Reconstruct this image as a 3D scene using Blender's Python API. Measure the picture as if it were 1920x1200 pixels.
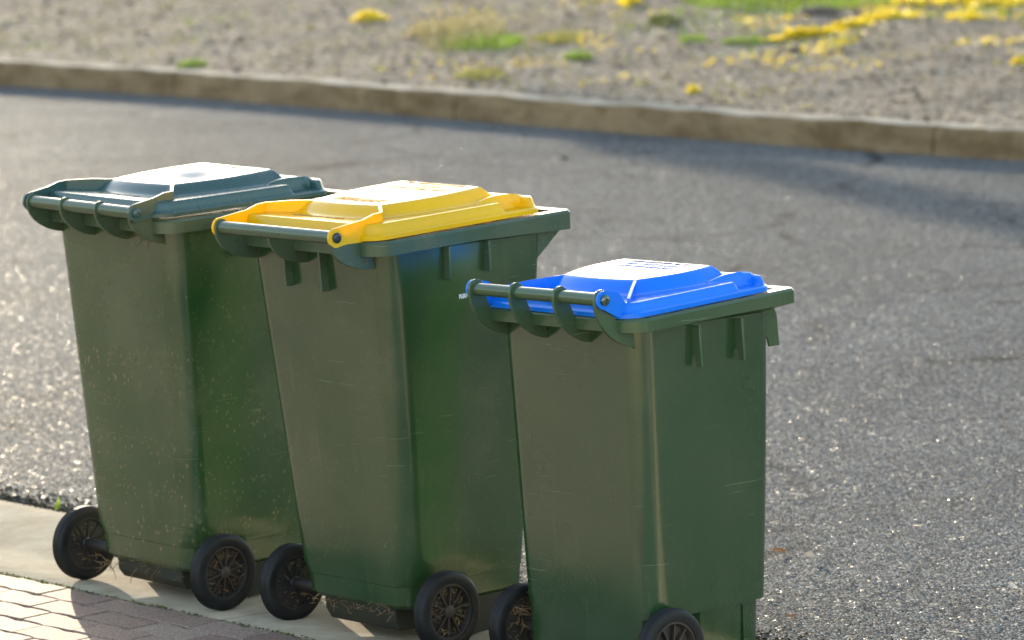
import bpy, bmesh, math, random
import numpy as np
from mathutils import Vector, Matrix, Euler

for o in list(bpy.data.objects):
    bpy.data.objects.remove(o)
S = bpy.context.scene
COL = S.collection
random.seed(7)
RNG = np.random.default_rng(11)
rad = math.radians

# ------------------------------------------------------------------ camera
FPX, CAM_H, PITCH, ROLL = 7746.26, 2.2196, 8.269, -1.590
cam = bpy.data.cameras.new("camera")
cam_o = bpy.data.objects.new("camera", cam)
COL.objects.link(cam_o)
cam.sensor_width = 36.0
cam.lens = FPX / 1920.0 * 36.0
cam.clip_start = 0.1
cam.clip_end = 5000
C = Matrix(((1, 0, 0), (0, 0, -1), (0, 1, 0)))
Mrot = Matrix.Rotation(rad(-PITCH), 3, 'X') @ Matrix.Rotation(rad(-ROLL), 3, 'Y') @ C
cam_o.matrix_world = Matrix.Translation((0, 0, CAM_H)) @ Mrot.to_4x4()
cam.dof.use_dof = True
cam.dof.focus_distance = 9.55
cam.dof.aperture_fstop = 4.8
S.camera = cam_o

# ------------------------------------------------------------------ light
SUN_EL, SUN_AZ = 9.0, 13.0          # azimuth measured to the left of +Y
W = bpy.data.worlds.new("World")
S.world = W
W.use_nodes = True
wt = W.node_tree
sky = wt.nodes.new("ShaderNodeTexSky")
sky.sky_type = 'NISHITA'
sky.sun_disc = False
sky.sun_elevation = rad(SUN_EL)
sky.sun_rotation = rad(-SUN_AZ)
sky.air_density = 1.0
sky.dust_density = 1.0
sky.ozone_density = 1.6
bg = wt.nodes["Background"]
bg.inputs["Strength"].default_value = 0.15
hs = wt.nodes.new("ShaderNodeHueSaturation")      # the camera's warm white balance mutes the blue of the sky light
hs.inputs['Saturation'].default_value = .78
wt.links.new(sky.outputs[0], hs.inputs['Color'])
wt.links.new(hs.outputs[0], bg.inputs[0])

sl = bpy.data.lights.new("sun", 'SUN')
sl.energy = 3.8
sl.angle = rad(0.53)
sl.color = (1.0, 0.86, 0.64)
so = bpy.data.objects.new("sun", sl)
COL.objects.link(so)
sd = Vector((-math.sin(rad(SUN_AZ)) * math.cos(rad(SUN_EL)), math.cos(rad(SUN_AZ)) * math.cos(rad(SUN_EL)), math.sin(rad(SUN_EL))))
so.rotation_euler = sd.to_track_quat('Z', 'Y').to_euler()
so.location = sd * 60

S.view_settings.view_transform = 'Standard'
S.view_settings.look = 'None'
S.view_settings.gamma = 1
S.view_settings.exposure = 2.28
S.cycles.use_denoising = True
S.cycles.max_bounces = 10
S.cycles.transparent_max_bounces = 8
S.cycles.sample_clamp_indirect = 8

# ------------------------------------------------------------------ helpers
def tag(o, label=None, cat=None, group=None, kind=None):
    if label: o['label'] = label
    if cat: o['category'] = cat
    if group: o['group'] = group
    if kind: o['kind'] = kind
    return o

class MB:
    """collects raw geometry, linked as ONE mesh object"""
    def __init__(s): s.v = []; s.f = []; s.mi = []
    def add(s, vs, fs, mi=0):
        n = len(s.v)
        s.v += [tuple(map(float, q)) for q in vs]
        s.f += [tuple(int(i) + n for i in q) for q in fs]
        s.mi += [mi] * len(fs)
    def box(s, c, h, M=None, mi=0):
        vs = [Vector((x * h[0], y * h[1], z * h[2])) for x in (-1, 1) for y in (-1, 1) for z in (-1, 1)]
        vs = [((M @ q) if M else q) + Vector(c) for q in vs]
        s.add(vs, [(0, 1, 3, 2), (4, 6, 7, 5), (0, 4, 5, 1), (2, 3, 7, 6), (0, 2, 6, 4), (1, 5, 7, 3)], mi)
    def plate(s, pts2, x0, x1, axis='x', mi=0):
        """a polygon in (y,z) extruded along x (axis x) or in (x,z) extruded along y (axis y)"""
        n = len(pts2)
        mk = (lambda a, p: (a, p[0], p[1])) if axis == 'x' else (lambda a, p: (p[0], a, p[1]))
        vs = [mk(x0, p) for p in pts2] + [mk(x1, p) for p in pts2]
        fs = [tuple(range(n))[::-1], tuple(range(n, 2 * n))] + [(i, (i + 1) % n, n + (i + 1) % n, n + i) for i in range(n)]
        s.add(vs, fs, mi)
    def tube(s, pts, r, n=12, caps=True, mi=0):
        pts = [Vector(p) for p in pts]
        rs = r if hasattr(r, '__len__') else [r] * len(pts)
        vs = []
        for i, p in enumerate(pts):
            d = (pts[min(i + 1, len(pts) - 1)] - pts[max(i - 1, 0)])
            d = d.normalized() if d.length > 1e-9 else Vector((0, 0, 1))
            a = d.orthogonal().normalized() if i == 0 else (a - d * a.dot(d)).normalized()
            b = d.cross(a)
            for k in range(n):
                t = 2 * math.pi * k / n
                vs.append(p + (a * math.cos(t) + b * math.sin(t)) * rs[i])
        fs = []
        for i in range(len(pts) - 1):
            for k in range(n):
                fs.append((i * n + k, i * n + (k + 1) % n, (i + 1) * n + (k + 1) % n, (i + 1) * n + k))
        if caps:
            fs.append(tuple(range(n))[::-1]); fs.append(tuple(range((len(pts) - 1) * n, len(pts) * n)))
        s.add(vs, fs, mi)
    def loft(s, rings, cap0=True, cap1=True, mi=0):
        n = len(rings[0]); vs = [q for r in rings for q in r]; fs = []
        for i in range(len(rings) - 1):
            for k in range(n):
                fs.append((i * n + k, i * n + (k + 1) % n, (i + 1) * n + (k + 1) % n, (i + 1) * n + k))
        if cap0: fs.append(tuple(range(n))[::-1])
        if cap1: fs.append(tuple(range((len(rings) - 1) * n, len(rings) * n)))
        s.add(vs, fs, mi)
    def lathe_x(s, prof, n=48, c=(0, 0, 0), mi=0, closed=False):
        """profile of (x, radius) revolved about the x axis"""
        vs = []
        for (x, r) in prof:
            for k in range(n):
                t = 2 * math.pi * k / n
                vs.append((c[0] + x, c[1] + r * math.cos(t), c[2] + r * math.sin(t)))
        m = len(prof); fs = []
        for i in range(m if closed else m - 1):
            j = (i + 1) % m
            for k in range(n):
                fs.append((i * n + k, j * n + k, j * n + (k + 1) % n, i * n + (k + 1) % n))
        s.add(vs, fs, mi)
    def build(s, name, mats, parent=None, smooth=None, bevel=0.0):
        me = bpy.data.meshes.new(name)
        me.from_pydata(s.v, [], s.f)
        mats = mats if isinstance(mats, (list, tuple)) else [mats]
        for m in mats: me.materials.append(m)
        if len(mats) > 1: me.polygons.foreach_set('material_index', s.mi)
        bm = bmesh.new(); bm.from_mesh(me)
        bmesh.ops.recalc_face_normals(bm, faces=bm.faces)
        if smooth is not None:
            for f in bm.faces: f.smooth = True
            for e in bm.edges:
                if len(e.link_faces) == 2 and e.calc_face_angle(0) > rad(smooth): e.smooth = False
        bm.to_mesh(me); bm.free()
        o = bpy.data.objects.new(name, me)
        COL.objects.link(o)
        if parent: o.parent = parent
        if bevel:
            b = o.modifiers.new('bevel', 'BEVEL'); b.width = bevel; b.segments = 2; b.limit_method = 'ANGLE'; b.angle_limit = rad(40)
            b.harden_normals = False
        return o

def empty(name, loc=(0, 0, 0), rot=(0, 0, 0)):
    o = bpy.data.objects.new(name, None)
    o.empty_display_size = 0.2
    COL.objects.link(o); o.location = loc; o.rotation_euler = rot
    return o

# ------------------------------------------------------------------ materials
class NT:
    def __init__(s, name):
        s.m = bpy.data.materials.new(name); s.m.use_nodes = True
        s.t = s.m.node_tree; s.p = s.t.nodes["Principled BSDF"]; s.out = s.t.nodes["Material Output"]
        s.co = s.t.nodes.new("ShaderNodeTexCoord").outputs['Object']
    def n(s, typ, **kw):
        nd = s.t.nodes.new(typ)
        for k, v in kw.items():
            if hasattr(nd, k): setattr(nd, k, v)
        return nd
    def L(s, a, b): s.t.links.new(a, b)
    def val(s, sock, v):
        if isinstance(v, bpy.types.NodeSocket): s.L(v, sock)
        else: sock.default_value = v
    def map(s, scale=(1, 1, 1), rot=(0, 0, 0), loc=(0, 0, 0), src=None):
        m = s.n("ShaderNodeMapping"); m.inputs['Scale'].default_value = scale; m.inputs['Rotation'].default_value = rot; m.inputs['Location'].default_value = loc
        s.L(src or s.co, m.inputs[0]); return m.outputs[0]
    def noise(s, scale, detail=4, rough=.55, src=None, dist=0.0, out='Fac'):
        n = s.n("ShaderNodeTexNoise"); n.inputs['Scale'].default_value = scale; n.inputs['Detail'].default_value = detail
        n.inputs['Roughness'].default_value = rough; n.inputs['Distortion'].default_value = dist
        s.L(src or s.co, n.inputs['Vector']); return n.outputs[out]
    def vor(s, scale, feature='F1', src=None, rand=1.0):
        n = s.n("ShaderNodeTexVoronoi"); n.feature = feature; n.inputs['Scale'].default_value = scale; n.inputs['Randomness'].default_value = rand
        s.L(src or s.co, n.inputs['Vector']); return n
    def ramp(s, fac, stops, interp='LINEAR'):
        r = s.n("ShaderNodeValToRGB"); e = r.color_ramp; e.interpolation = interp
        while len(e.elements) < len(stops): e.elements.new(.5)
        for el, (p, c) in zip(e.elements, stops):
            el.position = p; el.color = (c, c, c, 1) if not hasattr(c, '__len__') else tuple(c) + (1,)
        s.L(fac, r.inputs[0]); return r.outputs[0]
    def mix(s, fac, a, b, blend='MIX'):
        m = s.n("ShaderNodeMix"); m.data_type = 'RGBA'; m.blend_type = blend
        s.val(m.inputs[0], fac)
        for i, v in ((6, a), (7, b)):
            if hasattr(v, '__len__') and not isinstance(v, bpy.types.NodeSocket): v = tuple(v) + ((1,) if len(v) == 3 else ())
            s.val(m.inputs[i], v)
        return m.outputs[2]
    def math(s, op, a, b=0.0, c=None, clamp=False):
        m = s.n("ShaderNodeMath"); m.operation = op; m.use_clamp = clamp
        s.val(m.inputs[0], a); s.val(m.inputs[1], b)
        if c is not None: s.val(m.inputs[2], c)
        return m.outputs[0]
    def bump(s, h, strength=.3, dist=.01, normal=None):
        b = s.n("ShaderNodeBump"); b.inputs['Strength'].default_value = strength; b.inputs['Distance'].default_value = dist
        s.L(h, b.inputs['Height'])
        if normal: s.L(normal, b.inputs['Normal'])
        return b.outputs[0]
    def matte(s, fac=.9):
        """dusty mineral surface: mostly diffuse, hardly any grazing gloss"""
        d = s.n("ShaderNodeBsdfDiffuse"); d.inputs['Roughness'].default_value = .9
        for a, b in (('Base Color', 'Color'), ('Normal', 'Normal')):
            if s.p.inputs[a].is_linked: s.L(s.p.inputs[a].links[0].from_socket, d.inputs[b])
        m = s.n("ShaderNodeMixShader"); m.inputs[0].default_value = fac
        s.L(s.p.outputs[0], m.inputs[1]); s.L(d.outputs[0], m.inputs[2]); s.L(m.outputs[0], s.out.inputs[0])
    def translucent(s, color, fac):
        """thin moulded plastic lets some light through its wall"""
        t = s.n("ShaderNodeBsdfTranslucent"); s.val(t.inputs[0], color if isinstance(color, bpy.types.NodeSocket) else tuple(color) + (1,))
        m = s.n("ShaderNodeMixShader"); m.inputs[0].default_value = fac
        s.L(s.p.outputs[0], m.inputs[1]); s.L(t.outputs[0], m.inputs[2]); s.L(m.outputs[0], s.out.inputs[0])

def plastic(name, col, rough, trans=None, tfac=0.0, flecks=0.0, scratch=0.5, dust=0.25, seed=0.0, dustcol=(.17, .15, .075), bump=.12, spec=.5, ior=1.5):
    N = NT(name)
    src = N.map(loc=(seed, seed * .7, seed * 1.3))
    big = N.noise(2.3, 5, .6, src)
    c = N.mix(N.ramp(big, [(.3, 0.0), (.75, 1.0)]), tuple(k * .9 for k in col), tuple(min(1, k * 1.1) for k in col))
    # dusty film
    d = N.math('MULTIPLY', N.ramp(N.noise(4, 3, .55, src), [(.35, 0), (.85, 1)]), dust)
    c = N.mix(d, c, dustcol)
    st = N.ramp(N.noise(1.0, 5, .6, N.map((34, 34, 1.6), loc=(seed, 1, 2))), [(.56, 0), (.72, 1)])
    c = N.mix(N.math('MULTIPLY', N.math('MULTIPLY', st, N.ramp(N.noise(3.5, 3, .5, src), [(.4, 0), (.7, 1)])), dust * 1.3), c, dustcol)
    # fine scratches in three directions
    sc = None
    for ang, sx, sy in ((.5, 2, 90), (-.35, 3, 130), (1.25, 2.5, 110)):
        mm = N.map((sx, sx, sy), (ang, ang * .6, 0), (seed + ang, 0, 0))
        q = N.ramp(N.noise(1.6, 3, .5, mm), [(.665, 0), (.70, 1)])
        g = N.ramp(N.noise(3.2, 2, .5, N.map(loc=(ang * 9, seed, 0))), [(.56, 0), (.7, 1)])
        q = N.math('MULTIPLY', q, g)
        sc = q if sc is None else N.math('MAXIMUM', sc, q)
    c = N.mix(N.math('MULTIPLY', sc, scratch * .65), c, tuple(min(1, k * 3 + .08) for k in col))
    if flecks:
        sep = N.n("ShaderNodeSeparateXYZ"); N.L(N.co, sep.inputs[0])
        low = N.ramp(sep.outputs[2], [(.12, 1), (.62, .95), (.92, .2)])       # splashed up from the ground
        f = None
        for sc_, thr, th2 in ((60, .22, .50), (110, .26, .56), (30, .13, .70)):
            v = N.vor(sc_, src=N.map((1, 1, .62), loc=(seed + sc_, 0, 0)))
            q = N.ramp(v.outputs['Distance'], [(.0, 1), (thr * .7, 1), (thr, 0)])
            sel = N.ramp(v.outputs['Color'], [(.0, 0), (th2, 1)], 'CONSTANT')
            area = N.ramp(N.noise(4.5, 4, .6, N.map(loc=(sc_, seed, 0))), [(.38, 0), (.48, 1)])
            q = N.math('MULTIPLY', N.math('MULTIPLY', q, sel), area)
            f = q if f is None else N.math('MAXIMUM', f, q)
        c = N.mix(N.math('MULTIPLY', N.math('MULTIPLY', f, low), flecks), c, (.50, .36, .17))
    N.L(c, N.p.inputs['Base Color'])
    r = N.math('MULTIPLY_ADD', N.noise(9, 5, .6, src), .22, rough - .09)
    r = N.math('ADD', r, N.math('MULTIPLY', d, .5)); r = N.math('ADD', r, N.math('MULTIPLY', sc, .2), clamp=True)
    N.L(r, N.p.inputs['Roughness'])
    N.p.inputs['Specular IOR Level'].default_value = spec
    N.p.inputs['IOR'].default_value = ior
    h = N.math('ADD', N.math('MULTIPLY', N.noise(5, 2, .5, src), 1.0), N.math('MULTIPLY', N.noise(160, 2, .5, src), .02))
    N.L(N.bump(h, bump, .012), N.p.inputs['Normal'])
    if trans: N.translucent(trans, tfac)
    return N.m

M = {}
GREEN_T = (.07, .22, .03)
M['green_a'] = plastic('weathered dark green plastic', (.016, .055, .018), .17, GREEN_T, .26, ior=2.1, flecks=.38, scratch=.45, dust=.35, seed=3.1)
M['green_b'] = plastic('scuffed dark green plastic', (.016, .055, .018), .15, GREEN_T, .22, ior=2.1, flecks=.10, scratch=.55, dust=.28, seed=8.4)
M['green_c'] = plastic('clean dark green plastic', (.016, .055, .018), .12, GREEN_T, .16, ior=2.1, flecks=.04, scratch=.3, dust=.12, seed=13.7)
M['rim_a'] = plastic('weathered dark green rim plastic', (.042, .075, .040), .24, flecks=.3, scratch=.45, dust=.3, seed=4.1)
M['rim_b'] = plastic('scuffed dark green rim plastic', (.042, .078, .045), .22, flecks=.1, scratch=.6, dust=.25, seed=9.4)
M['rim_c'] = plastic('clean dark green rim plastic', (.046, .084, .040), .18, flecks=.05, scratch=.4, dust=.12, seed=14.7)
M['lid_green'] = plastic('bottle green lid plastic', (.020, .070, .064), .24, (.04, .16, .08), .06, flecks=.12, scratch=.3, dust=.12, seed=21., bump=.06, ior=1.65)
M['lid_yellow'] = plastic('yellow lid plastic', (.86, .55, .004), .16, (.98, .52, .0), .26, scratch=.08, dust=.04, seed=26., bump=.05)
M['lid_blue'] = plastic('blue lid plastic', (.002, .20, .86), .16, (.0, .2, .9), .15, scratch=.08, dust=.03, seed=31., bump=.05)
def letters(name, c, r=.35):
    N = NT(name); N.p.inputs['Base Color'].default_value = (*c, 1); N.p.inputs['Roughness'].default_value = r; return N.m
M['ink_yellow'] = letters('embossed yellow letters', (.36, .17, .0))
M['ink_green'] = letters('embossed green letters', (.014, .03, .03))
M['ink_blue'] = letters('printed blue letters', (.004, .05, .35))
M['ink_navy'] = letters('printed navy letters', (.004, .012, .06))
M['ink_white'] = letters('printed white letters', (.8, .82, .8), .5)
M['pin'] = letters('dark pin plastic', (.02, .03, .035), .3)

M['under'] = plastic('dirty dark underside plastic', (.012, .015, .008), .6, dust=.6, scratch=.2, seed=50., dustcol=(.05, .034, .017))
def rubber():
    N = NT('dusty black rubber')
    d = N.ramp(N.noise(14, 6, .65), [(.42, 0), (.75, 1)])
    c = N.mix(N.math('MULTIPLY', d, .22), (.009, .0095, .010), (.07, .058, .045))
    N.L(c, N.p.inputs['Base Color'])
    N.p.inputs['Specular IOR Level'].default_value = .25
    N.L(N.math('MULTIPLY_ADD', d, .3, .45), N.p.inputs['Roughness'])
    N.L(N.bump(N.noise(120, 3), .15, .004), N.p.inputs['Normal'])
    return N.m
M['rubber'] = rubber()
M['hub'] = plastic('black hub plastic', (.012, .013, .015), .4, dust=.75, scratch=.3, seed=40., dustcol=(.085, .050, .026))

def straw_mat():
    N = NT('dry straw')
    c = N.ramp(N.noise(35, 3), [(.3, (.09, .045, .018)), (.55, (.22, .13, .055)), (.8, (.42, .30, .14))])
    N.L(c, N.p.inputs['Base Color']); N.p.inputs['Roughness'].default_value = .8
    N.translucent((.35, .24, .1), .2)
    return N.m
M['straw'] = straw_mat()

def road_mat():
    N = NT('coarse chip seal asphalt')
    wob = N.n("ShaderNodeVectorMath"); wob.operation = 'ADD'
    w = N.n("ShaderNodeVectorMath"); w.operation = 'SCALE'; w.inputs['Scale'].default_value = .006
    N.L(N.noise(60, 2, out='Color'), w.inputs[0]); N.L(N.co, wob.inputs[0]); N.L(w.outputs[0], wob.inputs[1])
    src = N.map((1, 1, 0), src=wob.outputs[0])
    v = N.vor(104, src=src); e = N.vor(104, 'DISTANCE_TO_EDGE', src=src)
    sep = N.n("ShaderNodeSeparateColor"); N.L(v.outputs['Color'], sep.inputs[0])
    c = N.ramp(sep.outputs[0], [(0, (.08, .08, .082)), (.28, (.265, .262, .258)), (.62, (.45, .438, .416)), (.84, (.56, .53, .475)), (1, (.72, .65, .53))])
    # worn and dirty patches
    big = N.ramp(N.noise(.55, 5, .6, dist=.4), [(.3, .72), (.7, 1.15)])
    c = N.mix(1.0, c, big, 'MULTIPLY')
    dirt = N.math('MULTIPLY', N.ramp(N.noise(1.7, 6, .62), [(.52, 0), (.72, 1)]), .45)
    c = N.mix(dirt, c, (.24, .225, .21))
    joint = N.ramp(e.outputs['Distance'], [(.0, 0), (.08, .2), (.21, 1)])
    c = N.mix(joint, (.022, .023, .026), c)
    # a few wandering cracks filled with dark grit
    cw = N.n("ShaderNodeVectorMath"); cw.operation = 'ADD'; cs = N.n("ShaderNodeVectorMath"); cs.operation = 'SCALE'; cs.inputs['Scale'].default_value = .35
    N.L(N.noise(2.6, 6, .65, out='Color'), cs.inputs[0]); N.L(N.co, cw.inputs[0]); N.L(cs.outputs[0], cw.inputs[1])
    ck = N.vor(.75, 'DISTANCE_TO_EDGE', src=N.map((1, 1, 0), src=cw.outputs[0]))
    ck = N.math('MULTIPLY', N.ramp(ck.outputs['Distance'], [(.0, 1), (.012, .8), (.03, 0)]), N.ramp(N.noise(1.3, 4), [(.45, 0), (.62, .8)]))
    c = N.mix(ck, c, (.025, .024, .024))
    N.L(c, N.p.inputs['Base Color'])
    N.L(N.ramp(sep.outputs[1], [(.0, .75), (.95, .6), (1, .26)]), N.p.inputs['Roughness'])
    N.p.inputs['Specular IOR Level'].default_value = .45
    h = N.ramp(v.outputs['Distance'], [(0, 1), (.35, .82), (.75, 0)])
    h = N.math('ADD', h, N.math('MULTIPLY', sep.outputs[2], .8)); h = N.math('MULTIPLY', h, N.math('ADD', joint, .25))
    nb = N.bump(h, .85, .006)
    # every chip lies at its own tilt
    t = N.n("ShaderNodeVectorMath"); t.operation = 'MULTIPLY_ADD'
    N.L(v.outputs['Color'], t.inputs[0]); t.inputs[1].default_value = (.34, .34, .1); t.inputs[2].default_value = (-.17, -.17, -.05)
    a = N.n("ShaderNodeVectorMath"); a.operation = 'ADD'; N.L(nb, a.inputs[0]); N.L(t.outputs[0], a.inputs[1])
    nn = N.n("ShaderNodeVectorMath"); nn.operation = 'NORMALIZE'; N.L(a.outputs[0], nn.inputs[0])
    N.L(nn.outputs[0], N.p.inputs['Normal'])
    # most chips are dull; a few have glossy broken faces
    df = N.n("ShaderNodeBsdfDiffuse"); N.L(c, df.inputs[0]); df.inputs['Roughness'].default_value = .8; N.L(nn.outputs[0], df.inputs['Normal'])
    ms = N.n("ShaderNodeMixShader"); N.L(N.ramp(sep.outputs[1], [(.0, .12), (.95, .12), (.985, .22), (1, .42)]), ms.inputs[0])
    N.L(df.outputs[0], ms.inputs[1]); N.L(N.p.outputs[0], ms.inputs[2]); N.L(ms.outputs[0], N.out.inputs[0])
    return N.m
M['road'] = road_mat()

def concrete(name, col, stain, amt=.5, sm_=(1, 1, .5)):
    N = NT(name)
    c = N.mix(N.ramp(N.noise(7, 6, .65), [(.3, 0), (.75, 1)]), tuple(k * .75 for k in col), tuple(k * 1.2 for k in col))
    s = N.ramp(N.noise(1.6, 7, .68, N.map(sm_), .5), [(.42, 0), (.62, 1)])
    c = N.mix(N.math('MULTIPLY', s, amt), c, stain)
    sp = N.ramp(N.vor(260).outputs['Distance'], [(.1, .72), (.3, 1.0)])
    c = N.mix(.6, c, sp, 'MULTIPLY')
    N.L(c, N.p.inputs['Base Color']); N.p.inputs['Roughness'].default_value = .85
    h = N.math('ADD', N.noise(90, 5, .65), N.math('MULTIPLY', N.noise(9, 3), 1.2))
    N.L(N.bump(h, .5, .006), N.p.inputs['Normal']); N.matte(.7)
    return N.m
M['gutter'] = concrete('pale gutter concrete', (.40, .33, .235), (.20, .14, .08), .65)
M['kerb'] = concrete('stained kerb concrete', (.30, .20, .108), (.12, .068, .026), .75, (1.5, 1.5, 4))
M['kerb_top_lit'] = concrete('pale sunlit kerb top', (.44, .36, .27), (.28, .20, .13), .5)  # paler than the stained face: grazing sun on the top put into the colour

def paver_mat():
    N = NT('pinkish concrete paver')
    at = N.n("ShaderNodeAttribute"); at.attribute_name = 'tone'
    c = N.ramp(at.outputs['Fac'], [(0, (.175, .104, .080)), (.5, (.23, .150, .112)), (1, (.275, .198, .145))])
    v = N.vor(330); sep = N.n("ShaderNodeSeparateColor"); N.L(v.outputs['Color'], sep.inputs[0])
    c = N.mix(.75, c, N.ramp(sep.outputs[0], [(0, .42), (.5, 1.0), (1, 1.75)]), 'MULTIPLY')
    c = N.mix(N.math('MULTIPLY', N.ramp(N.noise(3.2, 6, .65), [(.4, 0), (.75, 1)]), .35), c, (.19, .165, .13))
    N.L(c, N.p.inputs['Base Color']); N.p.inputs['Roughness'].default_value = .85
    N.L(N.bump(N.math('ADD', v.outputs['Distance'], N.noise(160, 4)), .5, .004), N.p.inputs['Normal'])
    return N.m
M['paver'] = paver_mat()
def soil(name, a, b, sc, bs=.8):
    N = NT(name)
    c = N.mix(N.ramp(N.noise(sc, 8, .68, dist=.3), [(.3, 0), (.7, 1)]), a, b)
    v = N.vor(sc * 9); sep = N.n("ShaderNodeSeparateColor"); N.L(v.outputs['Color'], sep.inputs[0])
    c = N.mix(.8, c, N.ramp(sep.outputs[0], [(0, .45), (.55, 1.0), (.85, 1.45), (1, 2.2)]), 'MULTIPLY')
    N.L(c, N.p.inputs['Base Color']); N.p.inputs['Roughness'].default_value = .9
    h = N.math('ADD', N.math('MULTIPLY', v.outputs['Distance'], -.6), N.noise(sc * 3, 6, .7))
    N.L(N.bump(h, .5, .02), N.p.inputs['Normal']); N.matte(.82)
    return N.m
M['joint'] = soil('dark joint soil', (.035, .03, .02), (.075, .065, .04), 20)
M['verge'] = soil('gravelly verge soil', (.17, .122, .082), (.34, .262, .19), 4.0)
M['ground'] = soil('dry grassy ground', (.24, .19, .11), (.36, .29, .17), 2.0)

def stone_mat(name, stops):
    N = NT(name)
    at = N.n("ShaderNodeAttribute"); at.attribute_name = 'tone'
    c = N.ramp(at.outputs['Fac'], stops)
    c = N.mix(.5, c, N.ramp(N.noise(40, 5), [(.3, .7), (.7, 1.25)]), 'MULTIPLY')
    N.L(c, N.p.inputs['Base Color']); N.p.inputs['Roughness'].default_value = .6
    N.L(N.bump(N.noise(90, 3), .4, .004), N.p.inputs['Normal']); N.matte(.85)
    return N.m
M['gravel'] = stone_mat('mixed gravel', [(0, (.06, .046, .034)), (.4, (.24, .178, .13)), (.7, (.40, .335, .275)), (.93, (.20, .125, .07)), (1, (.52, .48, .43))])
M['chip'] = stone_mat('grey bluestone chip', [(0, (.05, .054, .06)), (.5, (.14, .143, .147)), (.85, (.24, .23, .215)), (1, (.42, .37, .30))])
M['rock'] = stone_mat('field rock', [(0, (.10, .075, .062)), (1, (.30, .25, .215))])

def leaf_mat(name, a, b, tr, tf=.4, r=.6):
    N = NT(name)
    at = N.n("ShaderNodeAttribute"); at.attribute_name = 'tone'
    c = N.mix(at.outputs['Fac'], a, b)
    N.L(c, N.p.inputs['Base Color']); N.p.inputs['Roughness'].default_value = r
    N.translucent(tr, tf)
    return N.m
M['grass_green'] = leaf_mat('green grass', (.04, .075, .012), (.10, .14, .022), (.14, .22, .03))
M['grass_olive'] = leaf_mat('olive grass', (.06, .07, .02), (.14, .14, .04), (.18, .18, .05))
M['grass_pale'] = leaf_mat('pale dry grass', (.12, .105, .055), (.22, .19, .10), (.2, .18, .09))
M['yellow'] = leaf_mat('yellow ground cover', (.48, .34, .01), (.75, .58, .02), (.75, .6, .02), .35)
M['moss'] = leaf_mat('moss', (.06, .075, .012), (.14, .15, .02), (.12, .14, .02), .2)
M['gumleaf'] = leaf_mat('gum leaves', (.04, .06, .03), (.08, .10, .05), (.08, .12, .03), .3)
M['leaf_pale'] = leaf_mat('bleached leaf', (.55, .50, .42), (.62, .58, .5), (.6, .5, .4), .3)
M['leaf_brown'] = leaf_mat('brown dead leaf', (.28, .13, .04), (.34, .18, .06), (.4, .2, .05), .3)
M['twig'] = leaf_mat('dark twig', (.035, .026, .02), (.05, .04, .03), (.05, .04, .03), .05)
def bark():
    N = NT('gum bark')
    c = N.mix(N.ramp(N.noise(3, 6, .6, N.map((1, 1, .3))), [(.35, 0), (.65, 1)]), (.16, .13, .10), (.36, .32, .27))
    N.L(c, N.p.inputs['Base Color']); N.p.inputs['Roughness'].default_value = .85
    N.L(N.bump(N.noise(20, 5), .5, .02), N.p.inputs['Normal'])
    return N.m
M['bark'] = bark()

def set_tone(o, tones):
    a = o.data.attributes.new('tone', 'FLOAT', 'FACE')
    a.data.foreach_set('value', np.asarray(tones, dtype=np.float32))

# ------------------------------------------------------------------ the setting
O2 = Vector((-1.382, 10.797)); T2 = Vector((.690, -.724)); N2 = Vector((.724, .690))
def tn(t, n, z=0.0):
    q = O2 + T2 * t + N2 * n
    return (q.x, q.y, z)

g = MB()
g.add([(-2500, -2500, -.16), (2500, -2500, -.16), (2500, 2500, -.16), (-2500, 2500, -.16)], [(0, 1, 2, 3)])
tag(g.build('ground', M['ground']), kind='structure')

# far kerb line, gently curved
kx = np.array([-3.22, -2.12, -1.085, -.30, .28, 1.0, 1.5, 2.01, 2.55])
ky = np.array([26.36, 25.29, 24.06, 23.30, 22.62, 21.78, 21.19, 20.73, 20.30])
cf = np.polyfit(kx, ky, 3)
def kerb_y(x):
    a, b = -3.6, 2.9
    if x < a: return float(np.polyval(cf, a) + np.polyval(np.polyder(cf), a) * (x - a))
    if x > b: return float(np.polyval(cf, b) + np.polyval(np.polyder(cf), b) * (x - b))
    return float(np.polyval(cf, x))
def kerb_frame(x):
    d = Vector((1, (kerb_y(x + .01) - kerb_y(x - .01)) / .02)).normalized()
    nn = Vector((-d.y, d.x)); nn = nn if nn.y > 0 else -nn
    return Vector((x, kerb_y(x))), d, nn
kxs = list(np.concatenate([np.linspace(-45, -5, 30), np.linspace(-4.5, 4, 70), np.linspace(4.5, 45, 30)]))

# road sheet between gutter and kerb
r = MB(); vs = []; fs = []
for i, x in enumerate(kxs):
    p, d, nn = kerb_frame(x)
    far = p + nn * .04
    t = (far - O2).dot(T2)
    a = O2 + T2 * t + N2 * .60
    for k in range(25):
        q = a.lerp(far, k / 24)
        vs.append((q.x, q.y, -.006))
for i in range(len(kxs) - 1):
    for k in range(24):
        fs.append((i * 25 + k, (i + 1) * 25 + k, (i + 1) * 25 + k + 1, i * 25 + k + 1))
r.add(vs, fs)
tag(r.build('road', M['road'], smooth=60), kind='structure')

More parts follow.
